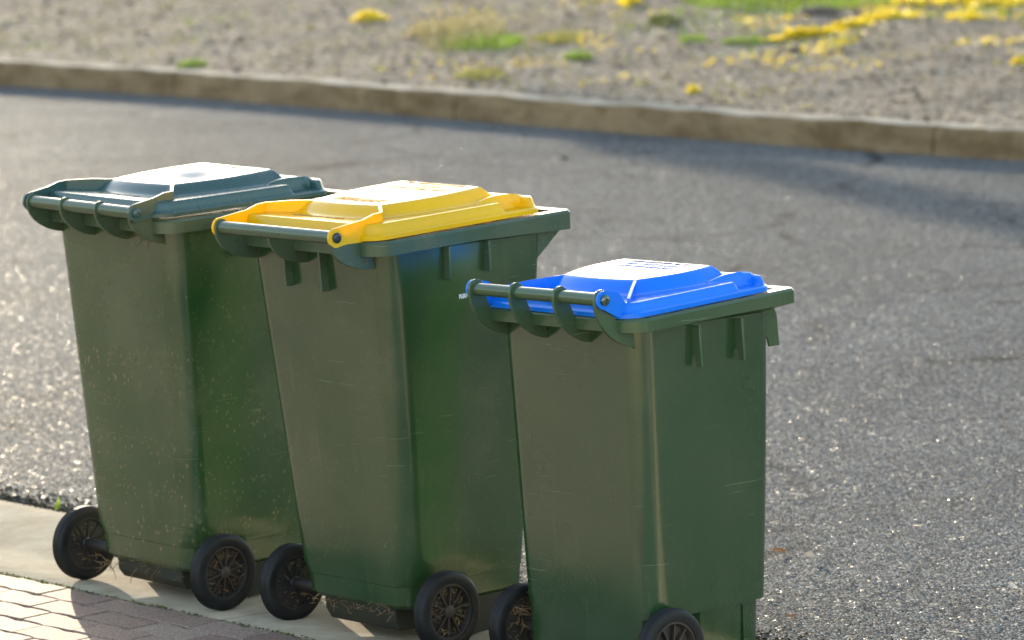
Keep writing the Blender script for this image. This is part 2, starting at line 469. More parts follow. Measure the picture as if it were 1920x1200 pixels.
# kerb with open joints
JOINTS = [-9.2, -5.6, -2.045, -.30, 2.13, 4.6, 8.4]
def kerb_profile():
    return [(-.0, -.03), (.012, .06), (.022, .120), (.034, .139), (.05, .145), (.155, .146), (.16, -.03)]
kb = MB()
ends = [-40] + JOINTS + [40]
for a, b in zip(ends[:-1], ends[1:]):
    m = max(2, int(abs(b - a) / .12)) if abs(a) < 12 and abs(b) < 12 else 40
    rings = []
    ts = [a + .005] + [a + (b - a) * (i + 1) / (m + 1) for i in range(m)] + [b - .005]
    for i, x in enumerate(ts):
        p, d, nn = kerb_frame(x)
        ring = []
        for (u, z) in kerb_profile():
            jit = .004 * math.sin(x * 17 + u * 90) + .0045 * math.sin(x * 6.3 + z * 20) + .003 * math.sin(x * 71 + z * 50)
            q = p + nn * (u + (jit if z > 0 else 0))
            ring.append((q.x, q.y, z + (jit * .8 if z > .1 else 0)))
        rings.append(ring)
    n_f = len(kb.f)
    kb.loft(rings)
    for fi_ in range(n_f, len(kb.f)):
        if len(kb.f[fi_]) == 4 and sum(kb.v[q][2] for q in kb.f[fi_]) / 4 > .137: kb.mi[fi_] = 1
tag(kb.build('kerb', [M['kerb'], M['kerb_top_lit']], smooth=40), kind='structure')

# verge behind the kerb: uneven gravelly soil
def verge_h(x, y, n):
    return .128 + min(n, 40) * .012 + .02 * math.sin(x * 1.7 + y * .6) * min(1, n) + .012 * math.sin(x * 5.1 - y * 3.3) * min(1, n * .8)
vg = MB(); vs = []; fs = []
ns = [.10, .2, .35, .5, .7] + list(np.linspace(.9, 12, 60)) + [14, 17, 22, 30, 45, 70]
vx = list(np.concatenate([np.linspace(-45, -7, 24), np.linspace(-6.6, 7, 90), np.linspace(8, 45, 24)]))
for x in vx:
    p, d, nn = kerb_frame(x)
    for n in ns:
        q = p + N2 * (n / max(.3, nn.dot(N2)))
        vs.append((q.x, q.y, verge_h(q.x, q.y, n)))
K = len(ns)
for i in range(len(vx) - 1):
    for k in range(K - 1):
        fs.append((i * K + k, (i + 1) * K + k, (i + 1) * K + k + 1, i * K + k + 1))
vg.add(vs, fs)
tag(vg.build('verge', M['verge'], smooth=60), kind='structure')
def verge_at(x, y):
    p = Vector((x, y)); best = None
    lo = (p - O2).dot(N2)
    # distance along N2 from the kerb line
    xx = x
    for _ in range(12):
        k = Vector((xx, kerb_y(xx))); n = (p - k).dot(N2); xx = x - N2.x * n
    k = Vector((xx, kerb_y(xx)))
    n = (p - k).dot(N2) * max(.3, kerb_frame(xx)[2].dot(N2))
    return verge_h(x, y, max(n, .1)), n

# gutter pan (concrete) with transverse joints
gt = MB()
prof = [(.004, -.05), (.004, .006), (.012, .009), (.10, .0055), (.20, -.001), (.235, -.0025), (.27, .0), (.40, .012), (.52, .019), (.60, .018), (.640, .008), (.645, -.05)]
jt = [-40, -7.4, -4.4, -1.4, .92, 3.6, 6.6, 9.6, 40]
for a, b in zip(jt[:-1], jt[1:]):
    m = 3 if b - a > 10 else 14
    gt.loft([[tn(a + .003 + (b - a - .006) * i / m, u, z) for (u, z) in prof] for i in range(m + 1)])
tag(gt.build('gutter', M['gutter'], smooth=35), kind='structure')

# paved footpath: interlocking zigzag pavers as real blocks
pv = MB(); tones = []
PL, PW, PH, gap, jog = .205, .106, .010, .0030, .010
def paver(t0, n0, w):
    h = PL / 2
    out = [(-h, -w / 2), (-h * .38, -w / 2), (0, -w / 2 - jog * .9), (h * .38, -w / 2 - jog * .0), (h, -w / 2), (h, w / 2), (h * .38, w / 2), (0, w / 2 - jog * .9), (-h * .38, w / 2), (-h, w / 2)]
    ins = [(x * (1 - .004 / h) , y * (1 - .004 / (w / 2))) for x, y in out]
    dz = random.uniform(-.0012, .0012)
    sx, sn = random.uniform(-.01, .01), random.uniform(-.015, .015)
    ring = lambda pts, z: [tn(t0 + x, n0 + y, z + dz + sx * x * .3 + sn * y * .3) for x, y in pts]
    n0f = len(pv.f)
    pv.loft([ring(out, -.03), ring(out, PH - .004), ring(ins, PH)], cap0=False)
    tones.extend([random.random()] * (len(pv.f) - n0f))
nrow = 36
for j in range(nrow):
    nn_ = -.004 - PW * (j + .5)
    for i in range(-22, 26):
        paver(i * PL + (j % 2) * PL / 2, nn_, PW - gap * 2)
# (pavers follow the same jogged edge on both sides, so rows nest into each other)
o = pv.build('footpath', M['paver'])
set_tone(o, tones); tag(o, kind='structure')
jb = MB()
jb.add([tn(-40, .003, -.007), tn(40, .003, -.007), tn(40, -4.2, -.007), tn(-40, -4.2, -.007)], [(0, 1, 2, 3)])
tag(jb.build('footpath_bed', M['joint']), kind='structure')
ap = MB()
for a, b in ((-40, -4.62), (5.23, 40)):
    ap.add([tn(a, -.01, .001), tn(b, -.01, .001), tn(b, -3.8, .001), tn(a, -3.8, .001)], [(0, 1, 2, 3)])
o = ap.build('footpath_slab', M['paver']); set_tone(o, [.5, .5]); tag(o, kind='structure')
dr = MB()
dr.add([tn(-60, -3.83, -.002), tn(60, -3.83, -.002), tn(60, -60, -.002), tn(-60, -60, -.002)], [(0, 1, 2, 3)])
tag(dr.build('lawn', M['ground']), kind='structure')

# ------------------------------------------------------------------ wheelie bins
def arc(cx, cy, r, a0, a1, n=8):
    return [(cx + r * math.cos(rad(a0 + (a1 - a0) * i / n)), cy + r * math.sin(rad(a0 + (a1 - a0) * i / n))) for i in range(n + 1)]
def section(z, hw, yb, yf, rb, rf, hr=None, ys=None, yc=None):
    """body section; hr is the half width behind y = ys (wheel recess)"""
    hr = hw if hr is None else hr
    ys = (yb + yf) / 2 if ys is None else ys
    R = arc(hr - rb, yb + rb, rb, -90, 0) + [(hr, ys), (hw, ys + .012)] + arc(hw - rf, yf - rf, rf, 0, 90)
    Lft = [(-x, y) for x, y in R[::-1]]
    return [(x, y, z) for x, y in R + Lft]
def rrect_pts(hx, y0, y1, r, n_c=12, n_x=60, n_y=70):
    r = max(r, 1e-4)
    P = []
    def line(a, b, n): return [(a[0] + (b[0] - a[0]) * i / n, a[1] + (b[1] - a[1]) * i / n) for i in range(1, n)]
    P += arc(hx - r, y0 + r, r, -90, 0, n_c); P += line((hx, y0 + r), (hx, y1 - r), n_y)
    P += arc(hx - r, y1 - r, r, 0, 90, n_c); P += line((hx - r, y1), (-hx + r, y1), n_x)
    P += arc(-hx + r, y1 - r, r, 90, 180, n_c); P += line((-hx, y1 - r), (-hx, y0 + r), n_y)
    P += arc(-hx + r, y0 + r, r, 180, 270, n_c); P += line((-hx + r, y0), (hx - r, y0), n_x)
    return P

def trap_inside(x, y, hb, yb, hf, yf):
    """signed inside distance to a symmetric trapezoid"""
    s = (hf - hb) / (yf - yb)
    side = (hb + s * (y - yb) - np.abs(x)) / math.sqrt(1 + s * s)
    k = np.clip((y - yb) / (yf - yb), 0, 1)
    side = side + .020 * np.sin(np.pi * k)
    back = y - yb + .016 * np.clip(1 - (x / hb) ** 2, 0, 1)
    return np.minimum(np.minimum(back, yf - y), side)

def lid_height(x, y, P):
    hx, y0, y1, r = P['hx'], P['y0'], P['y1'], P['r']
    cx = np.abs(x) - (hx - r); cy = np.abs(y - (y0 + y1) / 2) - ((y1 - y0) / 2 - r)
    d = r - np.hypot(np.maximum(cx, 0), np.maximum(cy, 0)) - np.minimum(np.maximum(cx, cy), 0)
    d = np.maximum(d, 0)
    w = P['wall']
    z = np.interp(d, [0, .003, .0055, .0075, .0135, .016, .02], [.009, .0115, .0125, .015, w - .005, w - .001, w])
    tp = trap_inside(x, y, P['tb'], P['tyb'], P['tf'], P['tyf'])
    bp = trap_inside(x, y, P['bb'], P['byb'], P['bf'], P['byf'])
    k = np.clip((y - P['tyb']) / (P['tyf'] - P['tyb']), 0, 1)
    hp = P['pb'] + (P['pf'] - P['pb']) * k
    s = np.where(tp >= 0, 1.0, np.where(bp <= 0, 0.0, np.maximum(bp, 0) / np.maximum(bp - np.minimum(tp, 0), 1e-6)))
    s = s * s * (3 - 2 * s) * .8 + s * .2
    z = np.where(d > .016, z - P['dip'] * np.minimum(d - .016, .11), z)
    z = z + (hp - z) * s
    z = z + P['tilt'] * y
    z = z - P.get('dent', 0) * np.exp(-(((x - .02) / .07) ** 2 + ((y - P['dy']) / .07) ** 2)) * (tp > -.02)
    # grip recess at each front corner with a curved grip bar on its inner side
    a, b = P['n0'], P['n1']
    ax = np.abs(x)
    inx = np.clip((ax - (hx - .062)) / .008, 0, 1)
    iny = np.clip((y - a) / .014, 0, 1) * np.clip((b - y) / .010, 0, 1)
    m = np.minimum(inx, iny); m = m * m * (3 - 2 * m)
    floor_ = np.minimum(z, .0135 + P['tilt'] * y)
    z = z * (1 - m) + floor_ * m
    q = np.clip((y - (a - .03)) / (b + .012 - a + .03), 0, 1)
    bar = np.sin(np.pi * q) ** .55 * .013
    bx = np.clip(1 - np.abs(ax - (hx - .070)) / .010, 0, 1)
    z = z + bar * np.minimum(1, bx * 1.7) * ((y > a - .03) & (y < b + .012))
    return z

def make_lid(name, P, mat, parent):
    ds = [0, .0015, .003, .0042, .0055, .0065, .0075, .0095, .0115, .0135, .0148, .016, .018, .02]
    while ds[-1] < P['hx'] - .006: ds.append(ds[-1] + .0024)
    rings = [[(x, y, P['z'] + P['tilt'] * y) for x, y in rrect_pts(P['hx'], P['y0'], P['y1'], P['r'])]]
    for d in ds:
        pts = np.array(rrect_pts(P['hx'] - d, P['y0'] + d, P['y1'] - d, P['r'] - d if P['r'] - d > .004 else .004))
        zz = lid_height(pts[:, 0], pts[:, 1], P) + P['z']
        rings.append([(x, y, z) for (x, y), z in zip(pts, zz)])
    m = MB(); m.loft(rings, cap0=False, cap1=True)
    # underside, set in from the edge
    m.loft([rings[0], [(x, y, P['z'] + P['tilt'] * y + .0005) for x, y in rrect_pts(P['hx'] - .012, P['y0'] + .012, P['y1'] - .012, P['r'] - .012)]], cap0=False, cap1=True)
    # hinge arms and corner fins belong to the same moulding
    zh, yh, hw = P['zh'], P['yh'], P['hw']
    zc = P['z'] + P['wall']
    for sx in (-1, 1):
        x0, x1 = sx * (hw + .005), sx * (hw + .0115)
        ra = .0235 if P['arm'] == 'high' else .0215
        if P['arm'] == 'high':
            pts = [(yh + ra * math.cos(rad(a)), zh + ra * math.sin(rad(a))) for a in range(110, 291, 15)]
            pts += [(yh + .03, zh - .019), (-.045, P['z'] - .004), (-.012, P['z'] - .004), (P['y0'] + .045, P['z'] + .006), (P['y0'] + .075, zc - .002), (P['y0'] + .075, zc + P['fin']), (P['y0'] + .045, zc + P['fin'] - .002), (P['y0'] + .012, zc + P['fin'] - .012)]
        else:
            pts = [(yh + ra * math.cos(rad(a)), zh + ra * math.sin(rad(a))) for a in range(70, 276, 15)]
            pts += [(P['y0'] + .0, P['z'] + .0), (P['y0'] + .05, P['z'] + .0), (P['y0'] + .06, zc - .002), (P['y0'] + .02, zc - .001), (yh + .045, zh + .012)]
        m.plate(pts, x0, x1)
        # diagonal fin to the plateau corner
        a = Vector((sx * (hw + .010), P['y0'] + (.070 if P['arm'] == 'high' else .030), 0)); b = Vector((sx * P['tb'], P['tyb'], 0))
        e = (b - a).normalized(); n_ = Vector((-e.y, e.x, 0)) * .0035
        hb = P['z'] + P['pb'] + P['tilt'] * P['tyb'] - .001
        top_a = zc + P['fin']
        mid = a.lerp(b, .5)
        for (p, q, za, zb) in ((a, b, top_a, hb),):
            vsx = []
            for pt, zt in ((p, za), (mid, (za + hb) / 2 + .002), (q, zb)):
                for sg in (1, -1):
                    vsx += [(pt.x + n_.x * sg, pt.y + n_.y * sg, zc - .026), (pt.x + n_.x * sg, pt.y + n_.y * sg, zt)]
            fsx = []
            for i in (0, 4):
                fsx += [(i, i + 4, i + 5, i + 1), (i + 2, i + 3, i + 7, i + 6), (i + 1, i + 5, i + 7, i + 3)]
            fsx += [(0, 1, 3, 2), (8, 10, 11, 9)]
            m.add(vsx, fsx)
    o = m.build(name, mat, parent, smooth=32)
    for sx in (-1, 1):
        p = MB(); xa = sx * (hw + .0115)
        p.lathe_x([(xa - sx * .002, .0125), (xa + sx * .004, .0125), (xa + sx * .0065, .010), (xa + sx * .007, .005), (xa + sx * .0055, .0045), (xa + sx * .0055, .0)], 24, (0, yh, zh))
        p.build('hinge_pin', P['pinmat'], o, smooth=40)
    return o

def text_on(o_parent, P, txt, size, x, y, mat, rot=180, onplat=True, name='lettering', zoff=.0012, font_shear=0, bold=.0):
    cu = bpy.data.curves.new('lettering', 'FONT'); cu.body = txt; cu.size = size; cu.align_x = 'CENTER'; cu.align_y = 'CENTER'; cu.extrude = .0006
    cu.offset = bold
    tmp = bpy.data.objects.new('lettering', cu); COL.objects.link(tmp)
    dg = bpy.context.evaluated_depsgraph_get()
    me = bpy.data.meshes.new_from_object(tmp.evaluated_get(dg))
    bpy.data.objects.remove(tmp)
    R = Matrix.Rotation(rad(rot), 4, 'Z')
    for v in me.vertices:
        q = R @ v.co
        px, py = q.x + x, q.y + y
        z = float(lid_height(np.array([px]), np.array([py]), P)[0]) + P['z'] + zoff + q.z
        v.co = (px, py, z)
    me.materials.clear(); me.materials.append(mat)
    return me
def strokes_mesh(P, cx, cy, width, size, rows=1, seed=0, pitch=.6):
    """rows of small illegible letter strokes following the lid surface"""
    rs = random.Random(seed); m = MB()
    for rI in range(rows):
        yy = cy - rI * size * 1.7; xx = cx - width / 2
        while xx < cx + width / 2:
            wl = rs.randint(2, 8)
            for _ in range(wl):
                if xx > cx + width / 2: break
                k = rs.randint(2, 3)
                for _s in range(k):
                    horiz = rs.random() < .45
                    a, b = (size * .24, size * .07) if horiz else (size * .07, size * .46)
                    px = xx + rs.uniform(0, size * .3); py = yy + (rs.uniform(-.4, .4) * size if horiz else rs.uniform(-.06, .06) * size)
                    z = float(lid_height(np.array([px]), np.array([py]), P)[0]) + P['z'] + .0007
                    m.box((px, py, z), (a, b, .0007))
                xx += size * pitch
            xx += size * .6
    return m

def straw_bits(m, centre, spread, n, length, rs, r=.0012, down=0.0):
    for _ in range(n):
        p = Vector(centre) + Vector([rs.gauss(0, 1) * s for s in spread])
        d = Vector((rs.gauss(0, 1), rs.gauss(0, 1), rs.gauss(0, .7) - down)).normalized()
        L_ = length * rs.uniform(.4, 1.2); b = d.orthogonal().normalized() * L_ * rs.uniform(-.3, .3)
        m.tube([p, p + d * L_ * .5 + b, p + d * L_], [r, r * .9, r * .4], 4)

def make_wheel(root, xc, yc, zc, rw, out, mats):
    """hub with spokes; the tyre is its own sub-part. out = +1 when the outer face looks to +x"""
    h = MB(); K_ = .72
    h.lathe_x([(xc - .0137, rw * .70), (xc - .0137, rw * .645), (xc + out * .0, rw * .60), (xc + .0137, rw * .645), (xc + .0137, rw * .70)], 48, (0, yc, zc), closed=True)
    h.lathe_x([(xc - out * .003, 0.0), (xc - out * .003, rw * .62), (xc - out * .006, rw * .62), (xc - out * .006, 0.0)], 36, (0, yc, zc))
    for k in range(10):
        a = 2 * math.pi * (k + .3) / 10
        Rm = Matrix.Rotation(a, 3, 'X')
        for sgn in (1, -1):
            h.box(Vector((xc + sgn * .005, yc, zc)) + Rm @ Vector((0, rw * .38, 0)), (.0045, rw * .25, .0019), Rm)
    h.lathe_x([(xc + .013, 0), (xc + .013, rw * .13), (xc + .011, rw * .16), (xc - .011, rw * .16), (xc - .013, rw * .13), (xc - .013, 0)], 24, (0, yc, zc))
    w = h.build('wheel', M['hub'], root, smooth=35)
    t = MB()
    prof = [(-.0225, .70), (-.0245, .80), (-.0235, .90), (-.0200, .955)]
    for gx in (-.015, -.007, .001, .009):
        prof += [(gx - .0022, .992), (gx - .0012, .978), (gx + .0012, .978), (gx + .0022, .992)]
    prof += [(.0150, .985), (.0200, .955), (.0235, .90), (.0245, .80), (.0225, .70)]
    prof += [(.012, .69), (-.012, .69)]
    t.lathe_x([(xc + x * K_, rw * q) for x, q in prof], 72, (0, yc, zc), closed=True)
    t.build('tyre', M['rubber'], w, smooth=50)
    return w

def make_bin(D, label, mats):
    root = empty('wheelie_bin', D['pos'], D['rot'])
    tag(root, label, 'wheelie bin', 'wheelie bins standing in the gutter')
    body_m, lid_m, rim_m = mats
    wt, wb, yft, ybb, yfb, zr, zb = (D[k] for k in ('wt', 'wb', 'yft', 'ybb', 'yfb', 'zr', 'zb'))
    def at(z):
        t = (z - zb) / (zr - zb)
        return wb + (wt - wb) * t, ybb * (1 - t), yfb + (yft - yfb) * t
    # --- body shell
    b = MB(); rings = []
    arch = D['arch']; ysplit = D['yw'] + .125
    zs = [zb, zb + .012] + list(np.linspace(zb + .03, arch - .014, 4)) + ([.1475, .1495] if D['kind'] == 'A' else []) + [arch, arch + .010] + list(np.linspace(arch + .06, zr, 14))
    if D['kind'] == 'C': zs = [zb, zb + .008] + list(np.linspace(zb + .03, zr, 16))
    for i, z in enumerate(zs):
        hw, yb, yf = at(z)
        bulge = .004 * math.sin(math.pi * min(1, max(0, (z - zb) / (zr - zb))))
        ins = .010 if i == 0 and D['kind'] == 'A' else 0
        if z < .149 and D['kind'] == 'A': hw -= .0016; yb += .0016
        rc = .058
        hr = hw if D['kind'] == 'C' else hw - .010 if z <= arch - .001 else (hw - .006 if z <= arch + .001 else hw)
        rings.append(section(z, hw - ins, yb + ins, yf + bulge - ins, min(rc, .058), rc, hr - ins, ysplit))
    b.loft(rings, cap0=True, cap1=True)
    body = b.build('body', body_m, root, smooth=32)
    # --- foot / base block under the body
    f = MB()
    hw, yb, yf = at(zb)
    fi = D['foot_in']
    f.loft([section(z, hw - fi - (.006 if z < .02 else 0), (ybb + .0012 if D['kind'] == 'C' else ysplit + .012), yf - fi - (.006 if z < .02 else 0), .02, .05, hw - fi - (.016 if D['kind'] == 'C' else 0), ysplit) for z in (D['foot_z'], D['foot_z'] + .012, zb + .004)])
    if D['kind'] == 'C':
        f.box((hw - fi + .0005, .325, zb * .5), (.0022, .0022, zb * .46))
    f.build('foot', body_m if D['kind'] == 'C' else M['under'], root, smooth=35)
    # --- rear axle housing, axle
    h = MB()
    h.loft([[(sx, y, z) for sx in (-(hw - .075), hw - .075)][::1] + [(hw - .075, y2, z), (-(hw - .075), y2, z)] for z, y, y2 in ((D['house_z'], ybb + .035, ysplit + .015), (zb - .03, ybb + .018, ysplit + .02), (zb + .004, ybb + .016, ysplit + .03))])
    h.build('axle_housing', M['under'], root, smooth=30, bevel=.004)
    a = MB()
    a.tube([(-D['xw'] + .005, D['yw'], D['rw']), (D['xw'] - .005, D['yw'], D['rw'])], .0125, 16)
    for sx in (-1, 1):
        a.tube([(sx * (hw - .10), D['yw'], D['rw']), (sx * (D['xw'] - .022), D['yw'], D['rw'])], .0145, 20)
    a.build('axle', M['hub'], root, smooth=40)
    for sx in (1, -1):
        make_wheel(root, sx * D['xw'], D['yw'], D['rw'], D['rw'], sx, mats)
    # --- rim
    rm = MB(); rh = D['rimh']; rw_, rbk, rfr = D['rimw'], D['rimb'], D['rimf']
    lf = D['lift']
    def rsec(inset, z, rb=.062, rf=D['rimr']):
        s = section(z, rw_ - inset, rbk + inset, rfr - inset, max(rb - inset, .004), max(rf - inset, .004))
        k = lambda y: lf * max(0, (y - .0) / rfr)
        return [(x, y, zz + k(y)) for x, y, zz in s]
    drop = D['drop']
    r0 = [(x, y, z - drop * max(0, min(1, (y - (rfr - .10)) / .06))) for x, y, z in rsec(0, zr)]
    inner = section(zr - .001, wt - .004, .004, yft - .004, .055, .055)
    rm.loft([inner, r0, rsec(0, zr + rh - .006), rsec(.005, zr + rh), rsec(.035, zr + rh), rsec(.036, zr + rh - .03)], cap0=False, cap1=False)
    rm.build('rim', rim_m, root, smooth=38)
    # --- handle bar and its brackets
    yh, zh, hwd = D['yh'], D['zh'], D['hw']
    hb = MB(); hb.tube([(-hwd, yh, zh), (hwd, yh, zh)], D['barr'], 24)
    hb.build('handle_bar', rim_m, root, smooth=40)
    ro = D['ringr']; zl = D['lugz']
    for xl in D['lugs']:
        outer = abs(xl) > .15
        ring = outer or D['allrings']
        pts = []
        if ring:
            pts += [(yh + ro * math.cos(rad(t)), zh + ro * math.sin(rad(t))) for t in range(20, 196, 16)]
        else:
            pts += [(yh + .02, zh), (yh - .004, zh)]
        # belly curve from the bar round to the wall
        ys_, zs_ = (pts[-1][0], pts[-1][1])
        for i in range(1, 13):
            t = i / 12
            fy = 1 - math.cos(t * math.pi / 2) ** D['belly']; fz = math.sin(t * math.pi / 2) ** D['belly2']
            pts.append((ys_ + (0.004 - ys_) * fy, zs_ + (zl - zs_) * fz))
        pts += [(.012, zl - .010), (.014, zr + rh * .5), (rbk + .006, zr + rh * .8)]
        if D['kind'] == 'C': pts += [(rbk - .004, zr + rh * .9), (yh + ro + .004, zh - .020)]
        lug = MB(); th = .0042
        lug.plate(pts, xl - th, xl + th)
        lug.build('handle_bracket', rim_m, root, smooth=25, bevel=.0012)
    for rib in D['ribs']:
        ax, pos, pts = rib
        q = MB(); q.plate(pts, pos - .0035, pos + .0035, ax)
        q.build('rib', rim_m, root, smooth=25, bevel=.001)
    # --- lid
    P = dict(D['lid']); P['zh'] = zh; P['yh'] = yh; P['hw'] = hwd
    lid = make_lid('lid', P, lid_m, root)
    for kind_, a_ in D['text']:
        if kind_ == 'text':
            txt, size, x, y, mat, rot = a_
            me = text_on(lid, P, txt, size, x, y, mat, rot, bold=.0004)
            t = bpy.data.objects.new('lettering', me); COL.objects.link(t); t.parent = lid
        else:
            cx, cy, w_, size, rows, seed, mat = a_
            strokes_mesh(P, cx, cy, w_, size, rows, seed).build('lettering', mat, lid)
    return root

def ybin(x, y, z, tx, ty, yaw): return dict(pos=(x, y, z), rot=(rad(tx), rad(ty), rad(yaw)))

def lidA(pinmat, dent=0.0, dy=.25):
    return dict(hx=.262, y0=-.042, y1=.528, r=.055, z=1.010, tilt=.022, dip=.05, wall=.038, tb=.120, tyb=.11, tf=.142, tyf=.412, bb=.155, byb=.068, bf=.180, byf=.446,
                pb=.061, pf=.068, n0=.385, n1=.492, fin=.022, arm='high', pinmat=pinmat, dent=dent, dy=dy)
sideA = lambda w, z0: [(w - .012, .974), (w + .018, .974), (w + .017, z0 + .004), (w + .014, z0), (w - .016, z0)]
backR = lambda z0: [(.02, .975), (-.022, .975), (-.016, z0), (.022, z0)]

D1 = dict(kind='A', wt=.252, wb=.212, yft=.535, ybb=.069, yfb=.47, zr=.968, zb=.082, arch=.160, foot_in=.004, foot_z=.002, house_z=.03,
          yh=-.085, zh=1.025, hw=.214, xw=.293, yw=.098, rw=.0985, rimw=.272, rimf=.63, rimb=-.03, rimh=.035, rimr=.02, lift=.012, drop=.012,
          lugs=(-.214, -.0725, .0745, .214), lugz=.941, allrings=True, ringr=.0205, barr=.0155, belly=1.25, belly2=1.0,
          ribs=[('y', .187, sideA(.252, .893)), ('y', .316, sideA(.252, .897)), ('x', .24, [(.48, .975), (.62, .98), (.50, .90), (.48, .90)]), ('x', -.24, [(.48, .975), (.62, .98), (.50, .90), (.48, .90)])],
          lid=lidA(M['lid_green'], .016, .26), text=[('strokes', (.0, .395, .20, .012, 1, 3, M['ink_green'])), ('strokes', (.0, .03, .16, .012, 1, 5, M['lid_green']))])
D1.update(ybin(-1.0175, 10.412, .0065, -.408, -.033, -48.01))
D2 = dict(D1); D2.update(dict(wt=.262, wb=.207, yft=.528, ybb=.074, yfb=.467, zr=.972, zb=.089, yh=-.115, zh=1.025, hw=.207, xw=.288, yw=.120, rimw=.275, rimf=.602, rimb=-.042, rimh=.035,
          lugs=(-.211, -.032, .211), lugz=.938, allrings=False, ringr=.0205, belly=1.0, belly2=.9,
          ribs=[('x', -.096, backR(.876)), ('x', .0375, backR(.872)), ('y', .187, sideA(.262, .893)), ('y', .316, sideA(.262, .899)),
                ('x', .245, [(.47, .975), (.592, .978), (.497, .905), (.47, .905)]), ('x', -.245, [(.47, .975), (.592, .978), (.497, .905), (.47, .905)])],
          lid=lidA(M['pin'], .003, .22),
          text=[('text', ('RECYCLABLES', .034, 0, .338, M['ink_yellow'], 180)), ('text', ('ONLY', .034, 0, .375, M['ink_yellow'], 180)),
                ('strokes', (0, .402, .21, .013, 1, 7, M['ink_yellow'])), ('strokes', (0, .17, .17, .009, 3, 8, M['ink_yellow'])),
                ('strokes', (-.02, .03, .18, .013, 1, 9, M['ink_yellow'])), ('strokes', (0, .475, .22, .013, 1, 10, M['ink_yellow']))]))
D2.update(ybin(-.4579, 9.859, .0005, .416, -.616, -47.17))
hookS = lambda w: [(w - .01, .835), (w + .030, .835), (w + .034, .738), (w + .018, .738), (w + .014, .762), (w + .004, .772), (w - .01, .772)]
D3 = dict(kind='C', wt=.245, wb=.226, yft=.436, ybb=.018, yfb=.415, zr=.838, zb=.165, arch=.190, foot_in=.014, foot_z=.0, house_z=.06,
          yh=-.085, zh=.917, hw=.213, xw=.253, yw=.051, rw=.0985, rimw=.272, rimf=.481, rimb=-.041, rimh=.031, rimr=.02, lift=.019, drop=.004,
          lugs=(-.213, -.073, .076, .213), lugz=.802, allrings=True, ringr=.0235, barr=.0150, belly=1.25, belly2=1.0,
          ribs=[('y', .168, hookS(.237)), ('y', .304, hookS(.237)),
                ('x', .195, [(.42, .84), (.475, .84), (.484, .82), (.490, .746), (.458, .746), (.452, .768), (.44, .774), (.42, .774)]),
                ('x', -.195, [(.42, .84), (.475, .84), (.484, .82), (.490, .746), (.458, .746), (.452, .768), (.44, .774), (.42, .774)])],
          lid=dict(hx=.258, y0=-.040, y1=.428, r=.05, z=.871, tilt=.040, dip=.03, wall=.034, tb=.118, tyb=.112, tf=.146, tyf=.325, bb=.150, byb=.076, bf=.180, byf=.355,
                   pb=.061, pf=.064, n0=.305, n1=.405, fin=.008, arm='low', pinmat=M['green_c'], dent=0, dy=.2),
          text=[('strokes', (0, .312, .20, .013, 1, 12, M['ink_navy'])), ('strokes', (0, .285, .17, .016, 2, 13, M['lid_blue'])),
                ('strokes', (0, .385, .24, .015, 1, 14, M['ink_blue'])), ('strokes', (0, .045, .16, .013, 1, 15, M['ink_blue']))])
D3.update(ybin(.1366, 9.365, .0045, -.128, -1.419, -48.56))

b1 = make_bin(D1, 'green wheelie bin with a dark green lid, its body flecked with pale dirt, farthest from the road gravel on the right', (M['green_a'], M['lid_green'], M['rim_a']))
b2 = make_bin(D2, 'green wheelie bin with a yellow lid lettered RECYCLABLES ONLY', (M['green_b'], M['lid_yellow'], M['rim_b']))
b3 = make_bin(D3, 'smaller green wheelie bin with a bright blue lid and hooked side brackets', (M['green_c'], M['lid_blue'], M['rim_c']))
b1['label'] = 'green wheelie bin with a dark green lid, its body flecked with pale dirt'

# white number on the side of the yellow-lidded bin
cu = bpy.data.curves.new('number', 'FONT'); cu.body = 'R0066'; cu.size = .021; cu.align_x = 'LEFT'; cu.extrude = .0002; cu.offset = .0006
tmp = bpy.data.objects.new('number', cu); COL.objects.link(tmp)
me = bpy.data.meshes.new_from_object(tmp.evaluated_get(bpy.context.evaluated_depsgraph_get()))
bpy.data.objects.remove(tmp)
me.materials.clear(); me.materials.append(M['ink_white'])
no = bpy.data.objects.new('number', me); COL.objects.link(no); no.parent = b2
zt = (.838 - .10) / (.972 - .10)
no.location = (.207 + (.262 - .207) * zt + .0014, .2315, .841)
no.rotation_euler = (rad(90 - 3.6), 0, rad(90)); no.scale = (.72, 1, 1)

